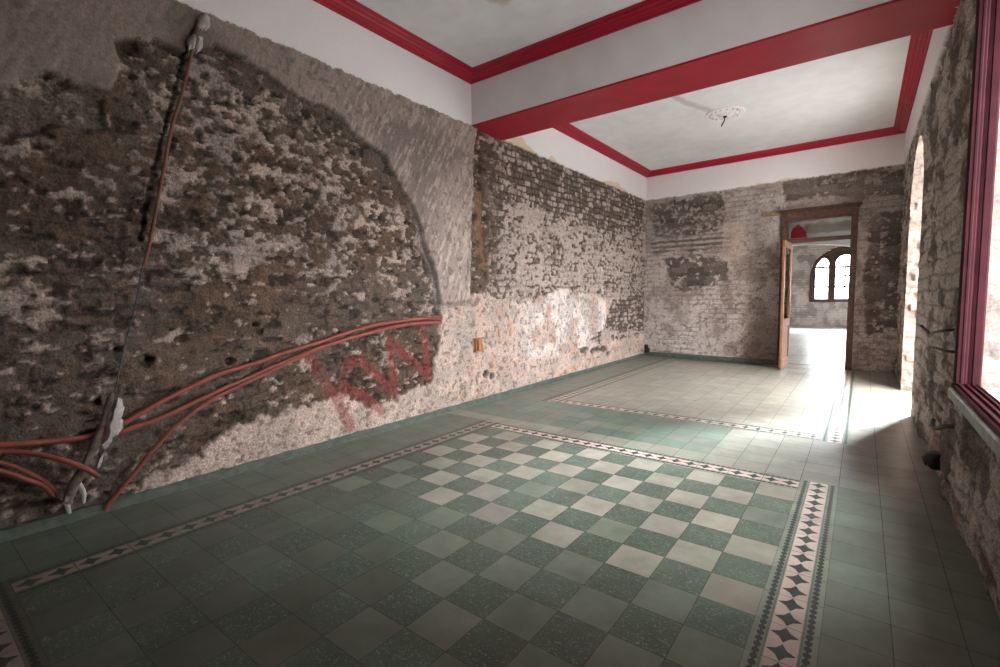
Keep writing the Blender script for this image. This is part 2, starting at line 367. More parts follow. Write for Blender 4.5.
    # vertical chase where the conduit ran, sawn edge at y 4.08, crack on the far part
    s = sstep(.010, .004, sdline(y+.012, z, SLOT)); h = h-.016*s; c = mix(c, col((.06, .045, .037)), s*.8)
    s = sstep(.010, .004, np.abs(y-7.42+.01*np.sin(z*9)))*(z > 1.15)*(z < 2.0); h -= .012*s; c = mix(c, col((.1, .08, .07)), s*.8)
    s = sstep(.035, .012, np.abs(y-7.36+.02*np.sin(z*9)))*(z > 1.2)*(z < 2.3)*sstep(.45, .55, rough); c = mix(c, col((.62, .56, .53)), s*.8)
    for hy, hz, r, *asp in HOLES:
        asp = asp[0] if asp else .8
        s = sstep(r, r*.55, np.hypot((y-hy)*asp, z-hz)+.5*r*(rough2-.5)); h -= .06*s; c = mix(c, col((.045, .036, .03)), s*.85)
    # red painted letters
    g = np.zeros(sh)
    for i, s in enumerate(GRAF):
        wd = (.045, .036, .038, .042, .040, .040)[i]
        g = np.maximum(g, sstep(wd+.018, wd-.012, sdline(y, z, s)+.03*(rough-.5)+.02*(rough2-.5)))
    g *= sstep(.26, .40, fbm(y*22, z*22, 131, 4))*sstep(-.03, .0, h+.02)
    c = mix(c, col((.24, .042, .044)), g*.58)
    c, h = frieze(c, h, y, z, 141, [[(4.7, 3.0), (4.75, 3.12), (5.0, 3.15), (5.3, 3.06), (5.4, 3.0)], [(5.6, 3.0), (5.7, 3.11), (5.9, 3.04), (6, 3)], [(7.3, 3.0), (7.5, 3.1), (7.9, 3.13), (8.3, 3.06), (8.4, 3.0)]])
    FK[0] = FK[0]*(1-.55*kpt)
    P = np.stack([h-.012, y, z], -1).reshape(-1, 3)
    S(mesh_obj('wall_left', P, F, [M['masonry']], None, withk(c).reshape(-1, 4), True))
left_wall()

def generic(u, v, seed, L=.26, H=.085):
    """weathered coursed masonry with worn render; returns colour, height and helper noises"""
    d, i1, i2 = bricks(u, v, L, H, seed, .02, .5); r = fbm(u*10, v*10, seed+7, 5); r2 = fbm(u*30, v*30, seed+8, 4)
    j = sstep(.016, .004, d)
    return d, i1, j, r, r2
# far wall: local s along the wall from the left corner, z up
FT = Vector((W, DR-DL, 0)).normalized(); FN = Vector((FT.y, -FT.x, 0)); F0 = Vector((0, DL, 0))
def fw(s, t, z): return F0+FT*s+FN*t+Vector((0, 0, z))     # t towards the camera
D1 = [(.08, 2.94), (.66, 2.99), (1.39, 3.03), (1.46, 2.76), (1.41, 2.37), (1.03, 2.28), (.19, 2.3)]
D2 = [(.33, 1.91), (1.04, 1.94), (1.49, 1.77), (1.53, 1.45), (1.14, 1.32), (.87, 1.25), (.54, 1.33)]
D3 = [(2.31, 3.1), (2.73, 3.1), (2.77, 2.72), (2.37, 2.7)]
D4 = [(2.76, 3.1), (3.9, 3.1), (3.9, 2.6), (3.38, 2.59), (2.85, 2.73)]
D5 = [(3.45, 2.37), (3.9, 2.37), (3.9, .64), (3.53, .55), (3.45, 1.09)]
ST = [(.09, 2.27), (1.54, 2.29), (1.58, 2.01), (.14, 2.0)]
PK = [(1.4, 2.47), (1.78, 2.44), (1.71, 1.75), (1.42, 1.84)]
DOOR = (2.36, 3.30, 2.47)    # opening in the far wall
def far_wall():
    u = np.arange(-.06, W+.09, .0125); v = np.append(np.arange(-.05, ZC, .0125), ZC+.02)
    s, z, F = grid(u, v); sh = s.shape
    d, i1, j, r, r2 = generic(s, z, 200)
    c = mix(np.broadcast_to(col((.51, .44, .405)), sh+(3,)).copy(), col((.34, .275, .245)), sstep(.42, .62, fbm(s*4, z*4, 211, 5)))
    c = mix(c, col((.60, .53, .5)), sstep(1.6, .4, z)*.6*sstep(.4, .6, fbm(s*5, z*5, 212, 4)))
    c = mix(c, col((.33, .29, .265)), sstep(1.7, 2.3, z)*.55)
    wear = sstep(.42, .6, fbm(s*2.4, z*2.4, 214, 4)); jj = j*(.08+.6*wear)
    c = mix(c, col((.17, .135, .115)), jj*.7)
    pit = sstep(.60, .68, fbm(s*18, z*24, 216, 3)); c = mix(c, col((.2, .155, .13)), pit*.6)
    h = .02*(r-.5)+.012*(r2-.5)+.008*(i1-.5)-.012*jj-.008*pit
    for p, wgt, sp in ((D1, 1, .56), (D2, 1, .62), (D3, 1, .64), (D4, .95, .59), (D5, .95, .62), (ST, .9, .46)):
        k = sstep(-.015, .03, sdpoly(s, z, p)+.13*(fbm(s*8, z*8, 217, 4)-.5))
        hol = sstep(sp-.02, sp+.02, .5*fbm(s*9, z*12, 218, 4)+.5*fbm(s*22, z*26, 219, 3))   # plaster left on the brick
        if p is ST: hol = sstep(.45, .55, .5+.5*np.sin(z*70+3*r))
        kk = k*(1-hol)*wgt
        c = mix(c, mix(np.broadcast_to(col((.105, .083, .07)), sh+(3,)).copy(), col((.20, .165, .14)), i1)*1, kk) if False else c*(1-kk)[..., None]+mix(np.broadcast_to(col((.095, .076, .066)), sh+(3,)).copy(), col((.19, .155, .135)), i1)*kk[..., None]
        h -= .016*kk
    k = sstep(-.02, .03, sdpoly(s, z, PK)+.12*(r-.5)); c = mix(c, col((.52, .39, .33)), k*.5)
    k = sstep(-.03, .06, sdpoly(s, z, [(1.72, -.1), (2.3, -.1), (2.4, .7), (2.1, 1.0), (1.8, .5)])+.2*(r-.5)); c = mix(c, col((.25, .19, .16)), k*.5)  # shade beside the doorway painted brown onto the wall
    c, h = frieze(c, h, s, z, 241, [[(2.2, 3.0), (2.3, 3.08), (2.5, 3.07), (2.6, 3.0)], [(1.9, 3.0), (1.95, 3.06), (2.05, 3.04), (2.1, 3.0)]])
    inside = (s > DOOR[0]) & (s < DOOR[1]) & (z < DOOR[2])
    keep = ~(inside.ravel()[F].any(1))
    t = np.array(FT); nn = np.array(FN)
    P = np.array(F0)+s[..., None]*t+(h-.012)[..., None]*nn+z[..., None]*np.array([0, 0, 1])
    S(mesh_obj('wall_far', P.reshape(-1, 3), F[keep], [M['masonry']], None, withk(c).reshape(-1, 4), True))
far_wall()

# right wall with a window and an arched opening, local (y, z), outside is +x
WY0, WY1, WZ0, WZ1 = 2.3, 3.45, .66, 2.80     # window
AY0, AY1, AZS = 6.03, 7.56, 2.06; AR = (AY1-AY0)/2; AYC = (AY0+AY1)/2
THICK = .46
def sd_window(y, z):
    dx = np.abs(y-(WY0+WY1)/2)-(WY1-WY0)/2; dz = np.abs(z-(WZ0+WZ1)/2)-(WZ1-WZ0)/2
    return np.hypot(np.maximum(dx, 0), np.maximum(dz, 0))+np.minimum(np.maximum(dx, dz), 0)
def sd_arch(y, z):
    a = np.hypot(y-AYC, z-AZS)-AR; b = np.abs(y-AYC)-AR
    return np.where(z > AZS, a, b)
def edge_shift(y, z, t):
    """toothed edge of the openings: stones sticking out by up to a few cm"""
    row = np.floor(z/.075+.3*fbm(y*2+t*3, z*2, 301, 2)); f = hsh(row, np.floor(t/.2+row*.37), 302)
    return .055*(f-.5)+.04*(fbm(z*14+y*3, t*14+y*5, 303, 4)-.5)
def right_wall():
    st = .0135; u = np.arange(NEAR-.1, DR+.12, st); v = np.append(np.arange(-.05, ZC, st), ZC+.02)
    y, z, F = grid(u, v); sh = y.shape
    da = sd_arch(y, z); dw = sd_window(y, z)
    keep = ~(((da < -st*1.3) | (dw < -st*1.3)).ravel()[F].any(1))
    e = 2e-3
    Y, Z = y.copy(), z.copy()
    for fn, d in ((sd_arch, da), (sd_window, dw)):
        gy = (fn(y+e, z)-fn(y-e, z))/(2*e); gz = (fn(y, z+e)-fn(y, z-e))/(2*e)
        nb = d < 0
        Y = np.where(nb, Y-d*gy, Y); Z = np.where(nb, Z-d*gz, Z)
        sh_ = edge_shift(Y, Z, 0*Y) if fn is sd_arch else 0*Y
        fall = np.exp(-np.maximum(d, 0)/.04)*(d > -st*3)
        Y = Y-gy*sh_*fall; Z = Z-gz*sh_*fall
    d, i1, j, r, r2 = generic(y, z, 320, .3, .11)
    c = mix(np.broadcast_to(col((.40, .35, .31)), sh+(3,)).copy(), col((.15, .122, .105)), sstep(.42, .60, fbm(y*3.2, z*4.5, 331, 5)))
    c = mix(c, col((.52, .46, .42)), sstep(.54, .66, fbm(y*6, z*9, 332, 4))*.7)
    c = mix(c, col((.30, .20, .15)), sstep(.55, .7, fbm(y*4, z*3, 333, 4))*.4*sstep(1.2, .4, z))
    c = mix(c, col((.08, .064, .055)), j*.55)
    near = np.minimum(np.maximum(da, 0), np.maximum(dw, 0)); tap = sstep(0, .06, near)
    h = (.05*(fbm(y*4, z*4, 341, 4)-.5)+.028*(r-.5)+.012*(r2-.5)-.012*j)*tap
    c, h = frieze(c, h, y, z, 351)
    P = np.stack([W-h+.012*tap, Y, Z], -1).reshape(-1, 3)
    V = [P]; Fs = [F[keep]]; Cs = [withk(c).reshape(-1, 4)]; n0 = len(P)
    # reveals
    def reveal(path, nrm, pale, sft):
        nonlocal n0
        p = np.array(path); L = np.concatenate([[0], np.cumsum(np.hypot(*np.diff(p, axis=0).T))])
        ss = np.arange(0, L[-1]+.012, .012); ss[-1] = L[-1]
        py = np.interp(ss, L, p[:, 0]); pz = np.interp(ss, L, p[:, 1])
        ny = np.interp(ss, L, np.array(nrm)[:, 0]); nz = np.interp(ss, L, np.array(nrm)[:, 1])
        tt = np.arange(0, THICK+.001, .0125)
        I, Tt, FF = grid(np.arange(len(ss)), tt)
        I = I.astype(int); yy = py[I]; zz = pz[I]; SS = ss[I]
        hh = edge_shift(yy, zz, Tt) if sft else .02*(fbm(SS*12, Tt*12, 371, 4)-.5)
        yy2 = yy+ny[I]*hh; zz2 = zz+nz[I]*hh
        d, a1, jj, r_, r2_ = generic(Tt+.1, SS, 380, .22, .075)
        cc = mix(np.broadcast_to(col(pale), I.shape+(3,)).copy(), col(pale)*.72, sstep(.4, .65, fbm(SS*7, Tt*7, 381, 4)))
        cc = mix(cc, col((.42, .25, .18)), sstep(.57, .68, fbm(SS*5, Tt*6, 382, 4))*.6)
        cc = mix(cc, col((.20, .155, .13)), jj*.65)
        V.append(np.stack([W+Tt, yy2, zz2], -1).reshape(-1, 3)); Fs.append(FF+n0); Cs.append(np.concatenate([cc, np.full(I.shape+(1,), .6)], -1).reshape(-1, 4)); n0 += I.size
    path = [(AY0, -.05), (AY0, AZS)]; nr = [(1, 0), (1, 0)]
    for k in range(1, 40):
        a = pi-pi*k/40; path.append((AYC+AR*math.cos(a), AZS+AR*math.sin(a))); nr.append((-math.cos(a), -math.sin(a)))
    path += [(AY1, AZS), (AY1, -.05)]; nr += [(-1, 0), (-1, 0)]
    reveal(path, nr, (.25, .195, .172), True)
    for a, b, n in (((WY0, WZ0), (WY0, WZ1), (1, 0)), ((WY0, WZ1), (WY1, WZ1), (0, -1)), ((WY1, WZ1), (WY1, WZ0), (-1, 0)), ((WY1, WZ0), (WY0, WZ0), (0, 1))):
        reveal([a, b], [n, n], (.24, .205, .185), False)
    S(mesh_obj('wall_right', np.concatenate(V), np.concatenate(Fs), [M['masonry']], None, np.concatenate(Cs), True))
right_wall()
# wall behind the camera
def plain_wall(name, o, du, dv, nu, nv, base, seed, hole=None, flip=1):
    o, du, dv = np.array(o, float), np.array(du, float), np.array(dv, float)
    lu, lv = np.linalg.norm(du), np.linalg.norm(dv); nrm = np.cross(du, dv); nrm /= np.linalg.norm(nrm); nrm *= flip
    u, v, F = grid(np.linspace(0, lu, nu), np.linspace(0, lv, nv))
    d, i1, j, r, r2 = generic(u, v, seed, .28, .09)
    c = mix(np.broadcast_to(col(base), u.shape+(3,)).copy(), col(base)*.6, sstep(.4, .62, fbm(u*3, v*4, seed+3, 5)))
    c = mix(c, col(base)*.4, j*.6*sstep(.35, .6, fbm(u*2, v*2, seed+5, 3)))
    h = .025*(r-.5)-.01*j
    P = o+u[..., None]*du/lu+v[..., None]*dv/lv+h[..., None]*nrm
    if hole is not None:
        F = F[~(hole(u, v).ravel()[F].any(1))]
    return S(mesh_obj(name, P.reshape(-1, 3), F, [M['masonry']], None, c.reshape(-1, 3), True))
plain_wall('wall_near', (-.05, NEAR, -.05), (W+.1, 0, 0), (0, 0, ZC+.07), 130, 120, (.34, .29, .26), 400, flip=-1)

# ------------------------------------------------------------------ ceiling, beam, mouldings
def ceiling():
    u = np.arange(-.05, W+.6, .025); v = np.arange(NEAR-.1, DL+.13, .025); x, y, F = grid(u, v); sh = x.shape
    c = mix(np.broadcast_to(col((.755, .75, .755)), sh+(3,)).copy(), col((.69, .685, .685)), sstep(.4, .7, fbm(x*1.2, y*1.2, 501, 4))*.7)
    k = sstep(-.02, .02, sdpoly(x, y, [(1.05, 3.05), (1.14, 3.25), (1.02, 3.28), (.95, 3.1)])+.05*(fbm(x*12, y*12, 502, 3)-.5)); c = mix(c, col((.5, .47, .38)), k*.8)
    k = sstep(.07, .03, sdline(x, y, [(1.79, 6.72), (1.62, 6.25), (1.55, 5.9)])+.04*(fbm(x*9, y*9, 503, 3)-.5)); c = mix(c, col((.43, .41, .385)), k*.65)
    z = ZC-.004*(fbm(x*2, y*2, 504, 3)-.5)
    S(mesh_obj('ceiling', np.stack([x, y, z], -1).reshape(-1, 3), F[:, ::-1], [M['smooth_plaster']], None, c.reshape(-1, 3), True))
ceiling()
mb = MB(); mb.box((-.04, B1, ZF+.012), (W+.04, B2, ZC+.02), 0); mb.box((-.03, B1-.004, ZF-.006), (W+.03, B2+.004, ZF+.0125), 1, .003)
S(mb.build('ceiling_beam', [M['white_paint'], M['red_paint']]))
PROF = [(-.03, .083), (.016, .083), (.02, .066), (.036, .062), (.05, .05), (.068, .046), (.08, .032), (.104, .028), (.112, .014), (.138, .012), (.141, -.02), (-.03, -.02)]
def crown(name, poly):
    """moulding swept round a closed polygon (counter-clockwise), mitred"""
    n = len(poly); P = [Vector((*p, 0)) for p in poly]; mb = MB(); vs = []; fs = []; k = len(PROF)
    for i in range(n):
        e0 = (P[i]-P[i-1]).normalized(); e1 = (P[(i+1) % n]-P[i]).normalized()
        n0 = Vector((-e0.y, e0.x, 0)); n1 = Vector((-e1.y, e1.x, 0)); bis = (n0+n1)/(1+n0.dot(n1))
        for d, dz in PROF: vs.append(P[i]+bis*d+Vector((0, 0, ZC-dz)))
    for i in range(n):
        for q in range(k):
            a = i*k+q; b = i*k+(q+1) % k; j = (i+1) % n; fs.append((a, b, j*k+(q+1) % k, j*k+q))
    mb.add(vs, fs); return S(mb.build(name, M['red_paint']))
crown('trim_1', [(.01, NEAR), (W-.01, NEAR), (W-.01, B1), (.01, B1)])
crown('trim_2', [(.01, B2), (W-.01, B2), (W-.01, DR-.01), (.01, DL-.01)])

# ------------------------------------------------------------------ floor
GREEN, PLAIN, BEIGE = (.105, .138, .108), (.18, .20, .165), (.335, .312, .258)
def floor():
    mb = MB(); G = .0014
    def jit(c, a=.12):
        k = 1+random.uniform(-a, a); return tuple(min(1, x*k*(1+random.uniform(-.03, .03))) for x in c)
    def tile(x0, y0, x1, y1, c, m=0, tilt=.0006):
        z = [random.uniform(0, tilt) for _ in range(4)]
        mb.add([(x0+G, y0+G, z[0]), (x1-G, y0+G, z[1]), (x1-G, y1-G, z[2]), (x0+G, y1-G, z[3])], [(0, 1, 2, 3)], m, c)
    def field(xs, ys, fn):
        for i in range(len(xs)-1):
            for k in range(len(ys)-1):
                c, m = fn(i, k, .5*(xs[i]+xs[i+1]), .5*(ys[k]+ys[k+1])); tile(xs[i], ys[k], xs[i+1], ys[k+1], c, m)
    PINK, STAR, MARG = (.60, .475, .42), (.045, .058, .05), (.25, .265, .215)
    def strip(x0, y0, x1, y1, along, pink=PINK, marg=MARG):
        """a border band; along = 'x' or 'y' is its long direction, width .2 the other way"""
        def q(a, b, dz): return (x0+a, (y0+y1)/2+b, dz) if along == 'x' else ((x0+x1)/2+b, y0+a, dz)
        L = (x1-x0) if along == 'x' else (y1-y0); n = max(1, round(L/.2)); p = L/n
        def poly(pts, c, dz, m=0):
            f = tuple(range(len(pts))); 
            if along == 'y': f = f[::-1]
            mb.add([q(a, b, dz) for a, b in pts], [f], m, c)
        for k in range(n):
            a0, a1 = k*p+G, (k+1)*p-G
            poly([(a0, -.1), (a1, -.1), (a1, .1), (a0, .1)], jit(marg, .08), .0005)
            poly([(a0, -.047), (a1, -.047), (a1, .047), (a0, .047)], jit(pink, .05), .0010)
            for s in (-1, 1):
                poly([(a0, s*.053-.003), (a1, s*.053-.003), (a1, s*.053+.003), (a0, s*.053+.003)], (.16, .18, .15), .0010)
            for t in (0, 1):
                cx = k*p+p*(.25+.5*t); pts = []
                for i in range(16):
                    w = 2*pi*i/16; r = (.045, .0285, .0235, .0285)[i % 4]
                    if i in (0, 8): r *= 1.04
                    pts.append((cx+r*math.cos(w), r*math.sin(w)))
                poly(pts, STAR, .0014)
            for s in (-1, 1):
                for i in range(6):
                    cx = k*p+p*(i+.5)/6; e = p/12*1.15
                    poly([(cx-e, s*.071), (cx-e*.35, s*.071-.0115), (cx+e*.35, s*.071-.0115), (cx+e, s*.071), (cx+e*.35, s*.071+.0115), (cx-e*.35, s*.071+.0115)], STAR, .0012 if i % 2 else .0013)
    pt = .2025
    X1, Y1 = 3.162, 3.352; xs = [X1-pt*k for k in range(12, -1, -1)]; ys = [Y1-.2045*k for k in range(15, -1, -1)]
    X0, Y0 = xs[0], ys[0]
    def check(i, k, x, y):
        if (11-i+14-k) % 2: return jit(GREEN, .15), 1
        q = .6*x+y+random.uniform(-.45, .45)      # pale tiles turn greenish grey towards the front left
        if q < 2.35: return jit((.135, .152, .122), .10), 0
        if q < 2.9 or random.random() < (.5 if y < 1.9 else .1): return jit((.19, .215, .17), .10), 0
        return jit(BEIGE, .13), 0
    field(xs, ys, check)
    # first carpet border; shade is put into the darker colours of the left band
    strip(X1, Y0, X1+.2, Y1+.2, 'y'); strip(X0-.2, Y0, X0, Y1+.2, 'y', (.34, .265, .215), (.105, .122, .098)); strip(X0, Y1, X1, Y1+.2, 'x'); strip(X0-.2, Y0-.2, X1+.2, Y0, 'x', (.34, .27, .25), (.13, .14, .125))
    XR = X1+.2; XL = X0-.2
    # second carpet
    Y2 = 4.605; Y3 = 8.82; xr = 3.2; xl = .75
    bx = [xl+(xr-xl)*k/12 for k in range(13)]; by = [Y2+.2+(Y3-Y2-.2)*k/20 for k in range(21)]
    field(bx, by, lambda i, k, x, y: (jit(BEIGE, .10), 0))
    strip(xr, Y2, xr+.2, Y3+.2, 'y'); strip(xl-.2, Y2, xl, Y3+.2, 'y', (.50, .40, .33)); strip(xl, Y2, xr, Y2+.2, 'x'); strip(xl, Y3, xr, Y3+.2, 'x', (.40, .38, .32))
    # plain surrounds
    def rest(x, y):
        if y < Y1+.2: c = (.185, .213, .17) if x > 1 else tuple(.55*a+.45*b for a, b in zip(GREEN, PLAIN))
        elif y < Y2: c = random.choice([PLAIN, (.16, .205, .16), (.13, .19, .155)]) if x < 2.5 and y > 3.7 else tuple(.4*a+.6*b for a, b in zip(PLAIN, BEIGE))
        else: c = tuple(.3*a+.7*b for a, b in zip(PLAIN, BEIGE)) if x > 1 else PLAIN
        return jit(c, .09)
    yy = list(np.arange(Y1+.2-.2*26, DL+.2, .2))
    # right of the carpets
    for k in range(len(yy)-1):
        for a, b in ((XR, XR+.2), (XR+.2, XR+.4), (XR+.4, W+THICK+.1)):
            tile(a, yy[k], b, yy[k+1], rest(a, .5*(yy[k]+yy[k+1])))
    for k in range(len(yy)-1):
        for a, b in ((-.06, .135), (.135, .335), (.335, XL)): tile(a, yy[k], b, yy[k+1], rest(.1, .5*(yy[k]+yy[k+1])))
    # between the carpets, behind the camera, and along the far wall
    xx = [XL+(XR-XL)*k/14 for k in range(15)]
    field(xx, [Y1+.2, Y1+.4, Y1+.6, Y1+.8, Y1+1.0, Y2], lambda i, k, x, y: (rest(x, y), 0))
    field(xx, list(np.arange(Y0-.2-.2*9, Y0-.19, .2)), lambda i, k, x, y: (rest(x, y), 0))
    def farrow(i, k, x, y): return (jit(GREEN, .1) if x < 2.2 and y < 9.3 else jit(BEIGE, .08)), 0
    field(xx, [Y3+.2, Y3+.4, Y3+.6], farrow)
    # grout bed
    mb.add([(-.08, NEAR-.1, -.001), (W+THICK+.12, NEAR-.1, -.001), (W+THICK+.12, DL+.36, -.001), (-.08, DL+.36, -.001)], [(0, 1, 2, 3)], 2)
    S(mb.build('floor', [M['tile'], M['tile_marble'], M['grout']], cols=True))
    # the rooms beyond the doorway
    mb2 = mb = MB()
    def tile2(*a): pass
    for i in range(26):
        for k in range(58):
            x0 = -.6+.2*i; y0 = DL+.2+.2*k
            if y0 < DL+.3 and False: continue
            z = [random.uniform(0, .0006) for _ in range(4)]; c = jit((.40, .38, .34), .1)
            mb2.add([(x0+G, y0+G, z[0]), (x0+.2-G, y0+G, z[1]), (x0+.2-G, y0+.2-G, z[2]), (x0+G, y0+.2-G, z[3])], [(0, 1, 2, 3)], 0, c)
    mb2.add([(-.7, DL+.15, -.0012), (4.8, DL+.15, -.0012), (4.8, 21, -.0012), (-.7, 21, -.0012)], [(0, 1, 2, 3)], 1)
    S(mb2.build('floor_beyond', [M['tile'], M['grout']], cols=True))
floor()
# tiled kerbs at the foot of the walls
mb = MB(); mb.prism([(-.02, -.01), (.045, -.01), (.043, .022), (.02, .05), (-.02, .055)], lambda a, b, t: (a, t, b), NEAR, DL-.02)
S(mb.build('baseboard_left', M['skirting']))
mb = MB(); mb.prism([(-.02, -.01), (.05, -.01), (.046, .03), (.02, .075), (-.02, .08)], lambda a, b, t: tuple(fw(t, a, b)), .03, 2.27)
S(mb.build('baseboard_far', M['skirting']))

# ------------------------------------------------------------------ doorway, door leaf
door = root('door_1', tuple(fw(2.83, 0, 0))); S(door)
def wbox(mb, s0, s1, t0, t1, z0, z1, m=0, bev=.004):
    k = MB(); k.box((s0, t0, z0), (s1, t1, z1), m, bev)
    mb.add([fw(*v) for v in k.v], k.f, m); return mb
def part(name, boxes, mat, parent=door, bev=.004):
    mb = MB()
    for b in boxes: wbox(mb, *b, bev=bev)
    return mb.build(name, mat, parent)
JL, JR, JT = 2.447, 3.262, 2.365
part('jamb', [(2.33, JL-.03, -.02, .05, 0, 2.51), (JL-.06, JL, -.14, .035, 0, 2.42)], M['dark_wood'])
part('jamb', [(JR+.025, 3.345, -.02, .05, 0, 2.51), (JR, JR+.05, -.14, .035, 0, 2.42)], M['dark_wood'])
part('head', [(JL-.03, JR+.025, -.02, .05, 2.405, 2.51), (JL, JR, -.14, .035, JT, 2.41)], M['dark_wood'])
part('transom_bar', [(JL, JR, -.14, .03, 2.02, 2.085), (JL, JR, .03, .045, 2.035, 2.07)], M['dark_wood'])
part('cornice', [(2.30, 3.37, -.02, .07, 2.51, 2.535), (2.28, 3.39, -.02, .09, 2.535, 2.555)], M['dark_wood'])
part('transom_glass', [(JL+.005, JR-.005, -.062, -.058, 2.08, JT+.005)], M['glass'], bev=0)
S(part('lintel', [(2.04, 2.62, -.03, .045, 2.49, 2.56)], M['raw_wood'], None, bev=.012))
# lining of the wall thickness behind the frame
mb = MB(); b_ = DL+.02
wbox(mb, DOOR[0]-.03, DOOR[0]+.03, -.46, -.012, 0, DOOR[2]+.03, 0, .004); wbox(mb, DOOR[1]-.03, DOOR[1]+.03, -.46, -.012, 0, DOOR[2]+.03, 0, .004); wbox(mb, DOOR[0]-.03, DOOR[1]+.03, -.46, -.012, DOOR[2]-.03, DOOR[2]+.03, 0, .004)
mb.build('reveal', M['stucco'], door)
# glazed leaf swung open into this room, hinged on the left jamb
def leaf():
    hx, hy = fw(JL+.012, .02, 0).xy; ang = math.radians(-92); L = .66; TH = .036
    d = Vector((math.cos(ang), math.sin(ang), 0)); nrm = Vector((-d.y, d.x, 0))
    def q(a, t, z): return Vector((hx, hy, 0))+d*a+nrm*t+Vector((0, 0, z))
    lf = root('leaf', (hx, hy, 0)); lf.parent = door; lf.matrix_parent_inverse = door.matrix_world.inverted(); bpy.context.view_layer.update()
    def bx(mb, a0, a1, t0, t1, z0, z1, bev=.003):
        k = MB(); k.box((a0, t0, z0), (a1, t1, z1), 0, bev); mb.add([q(*v) for v in k.v], k.f)
    mb = MB()
    bx(mb, 0, .075, 0, TH, .012, 2.015); bx(mb, L-.075, L, 0, TH, .012, 2.015)
    bx(mb, .075, L-.075, 0, TH, .012, .16); bx(mb, .075, L-.075, 0, TH, .68, .80); bx(mb, .075, L-.075, 0, TH, 1.915, 2.015)
    bx(mb, .09, L-.09, .012, TH-.012, .15, .69, 0)
    mb.build('frame', M['orange_wood'], lf)
    mb = MB(); bx(mb, .07, L-.07, TH/2-.002, TH/2+.002, .79, 1.92, 0); mb.build('pane', M['glass'], lf)
    mb = MB()
    for s in (-1, 1):
        t0 = TH if s > 0 else 0
        mb.tube([q(L-.045, t0-.004*s, 1.05), q(L-.045, t0+.045*s, 1.05), q(L-.06, t0+.05*s, 1.05), q(L-.14, t0+.05*s, 1.045)], .008, 8)
    mb.build('handle', M['iron'], lf, True)
leaf()

# ------------------------------------------------------------------ red framed window in the right wall
win = root('window_1', (W, (WY0+WY1)/2, WZ0)); S(win)
FX0, FX1 = W-.012, W+.09
for s in (0, 1):
    yj = WY1 if s else WY0; d = -1 if s else 1
    mb = MB()
    def jb(a, b, x0, x1, bev=.004): mb.box((x0, min(yj+d*a, yj+d*b), WZ0+.05), (x1, max(yj+d*a, yj+d*b), WZ1), 0, bev)
    jb(-.03, .02, FX0, FX1); jb(.018, .030, FX0+.002, W+.034); jb(.018, .026, W+.052, FX1-.004); jb(.018, .034, W+.006, W+.022)
    jb(.018, .022, W+.04, W+.047)
    mb.build('jamb', M['red_wood'], win)
mb = MB(); mb.box((FX0, WY0-.03, WZ1-.02), (FX1, WY1+.03, WZ1+.03), 0, .004); mb.box((FX0+.004, WY0, WZ1-.035), (W+.034, WY1, WZ1-.018), 0, .004)
mb.build('head', M['red_wood'], win)
mb = MB(); mb.box((W-.016, WY0-.05, WZ0+.028), (W+.09, WY1+.035, WZ0+.05), 0, .004)
for x in (W+.004, W+.034, W+.060, W+.076): mb.box((x-.006, WY0+.01, WZ0+.048), (x+.006, WY1-.02, WZ0+.061), 0, .003)
mb.build('sill_board', M['red_wood'], win)
mb = MB(); mb.box((W-.028, WY0-.06, WZ0-.03), (W+.09, WY1+.045, WZ0+.029), 0, .008); mb.build('sill_ledge', M['cement'], win)
mb = MB(); mb.box((W+.09, WY0-.02, WZ0-.03), (W+THICK+.05, WY1+.02, WZ0+.03), 0, .01); mb.build('outer_sill', M['stucco'], win)

# unseen pier added outside to keep sun and sky light off the window
mb = MB(); mb.box((W+THICK-.02, 3.6, -.3), (W+THICK+1.4, 5.3, 4.2), 0, .03); S(mb.build('sun_blocker', M['stucco']))
# ------------------------------------------------------------------ rooms beyond
YA, YB = 14.0, 20.6
def tri_hole(off):
    def f(u, v):
        x = u+off; r = np.zeros(u.shape, bool)
        for a, b, s in LIGHTS:
            cx = (a+b)/2; R = (b-a)/2
            r |= (np.abs(x-cx) < R) & (v > .97) & (v < s) | ((v >= s) & (np.hypot(x-cx, v-s) < R))
        return r
    return f
LIGHTS = [(2.05, 2.46, 2.24), (2.64, 3.22, 2.24), (3.40, 3.81, 2.24)]   # x0, x1, springing height
CXW = 2.93; CR = 1.03; CSP = 1.78
def casing_in(x, z, g=0.): return ((np.abs(x-CXW) < CR-g) & (z > .9+g) & (z < CSP)) | ((z >= CSP) & (np.hypot(x-CXW, z-CSP) < CR-g))
plain_wall('wall_back_beyond', (-.7, YB, -.05), (5.5, 0, 0), (0, 0, ZC+.2), 280, 190, (.52, .45, .41), 600, hole=lambda u, v: casing_in(u-.7, v-.05, .02), flip=1)
AXC, AX, AZ0, AZ1 = 2.15, 2.3, 1.35, 1.05    # elliptical arch: centre, half span, springing, rise
def arch_z(x): return AZ0+AZ1*np.sqrt(np.maximum(0, 1-((x-AXC)/AX)**2))
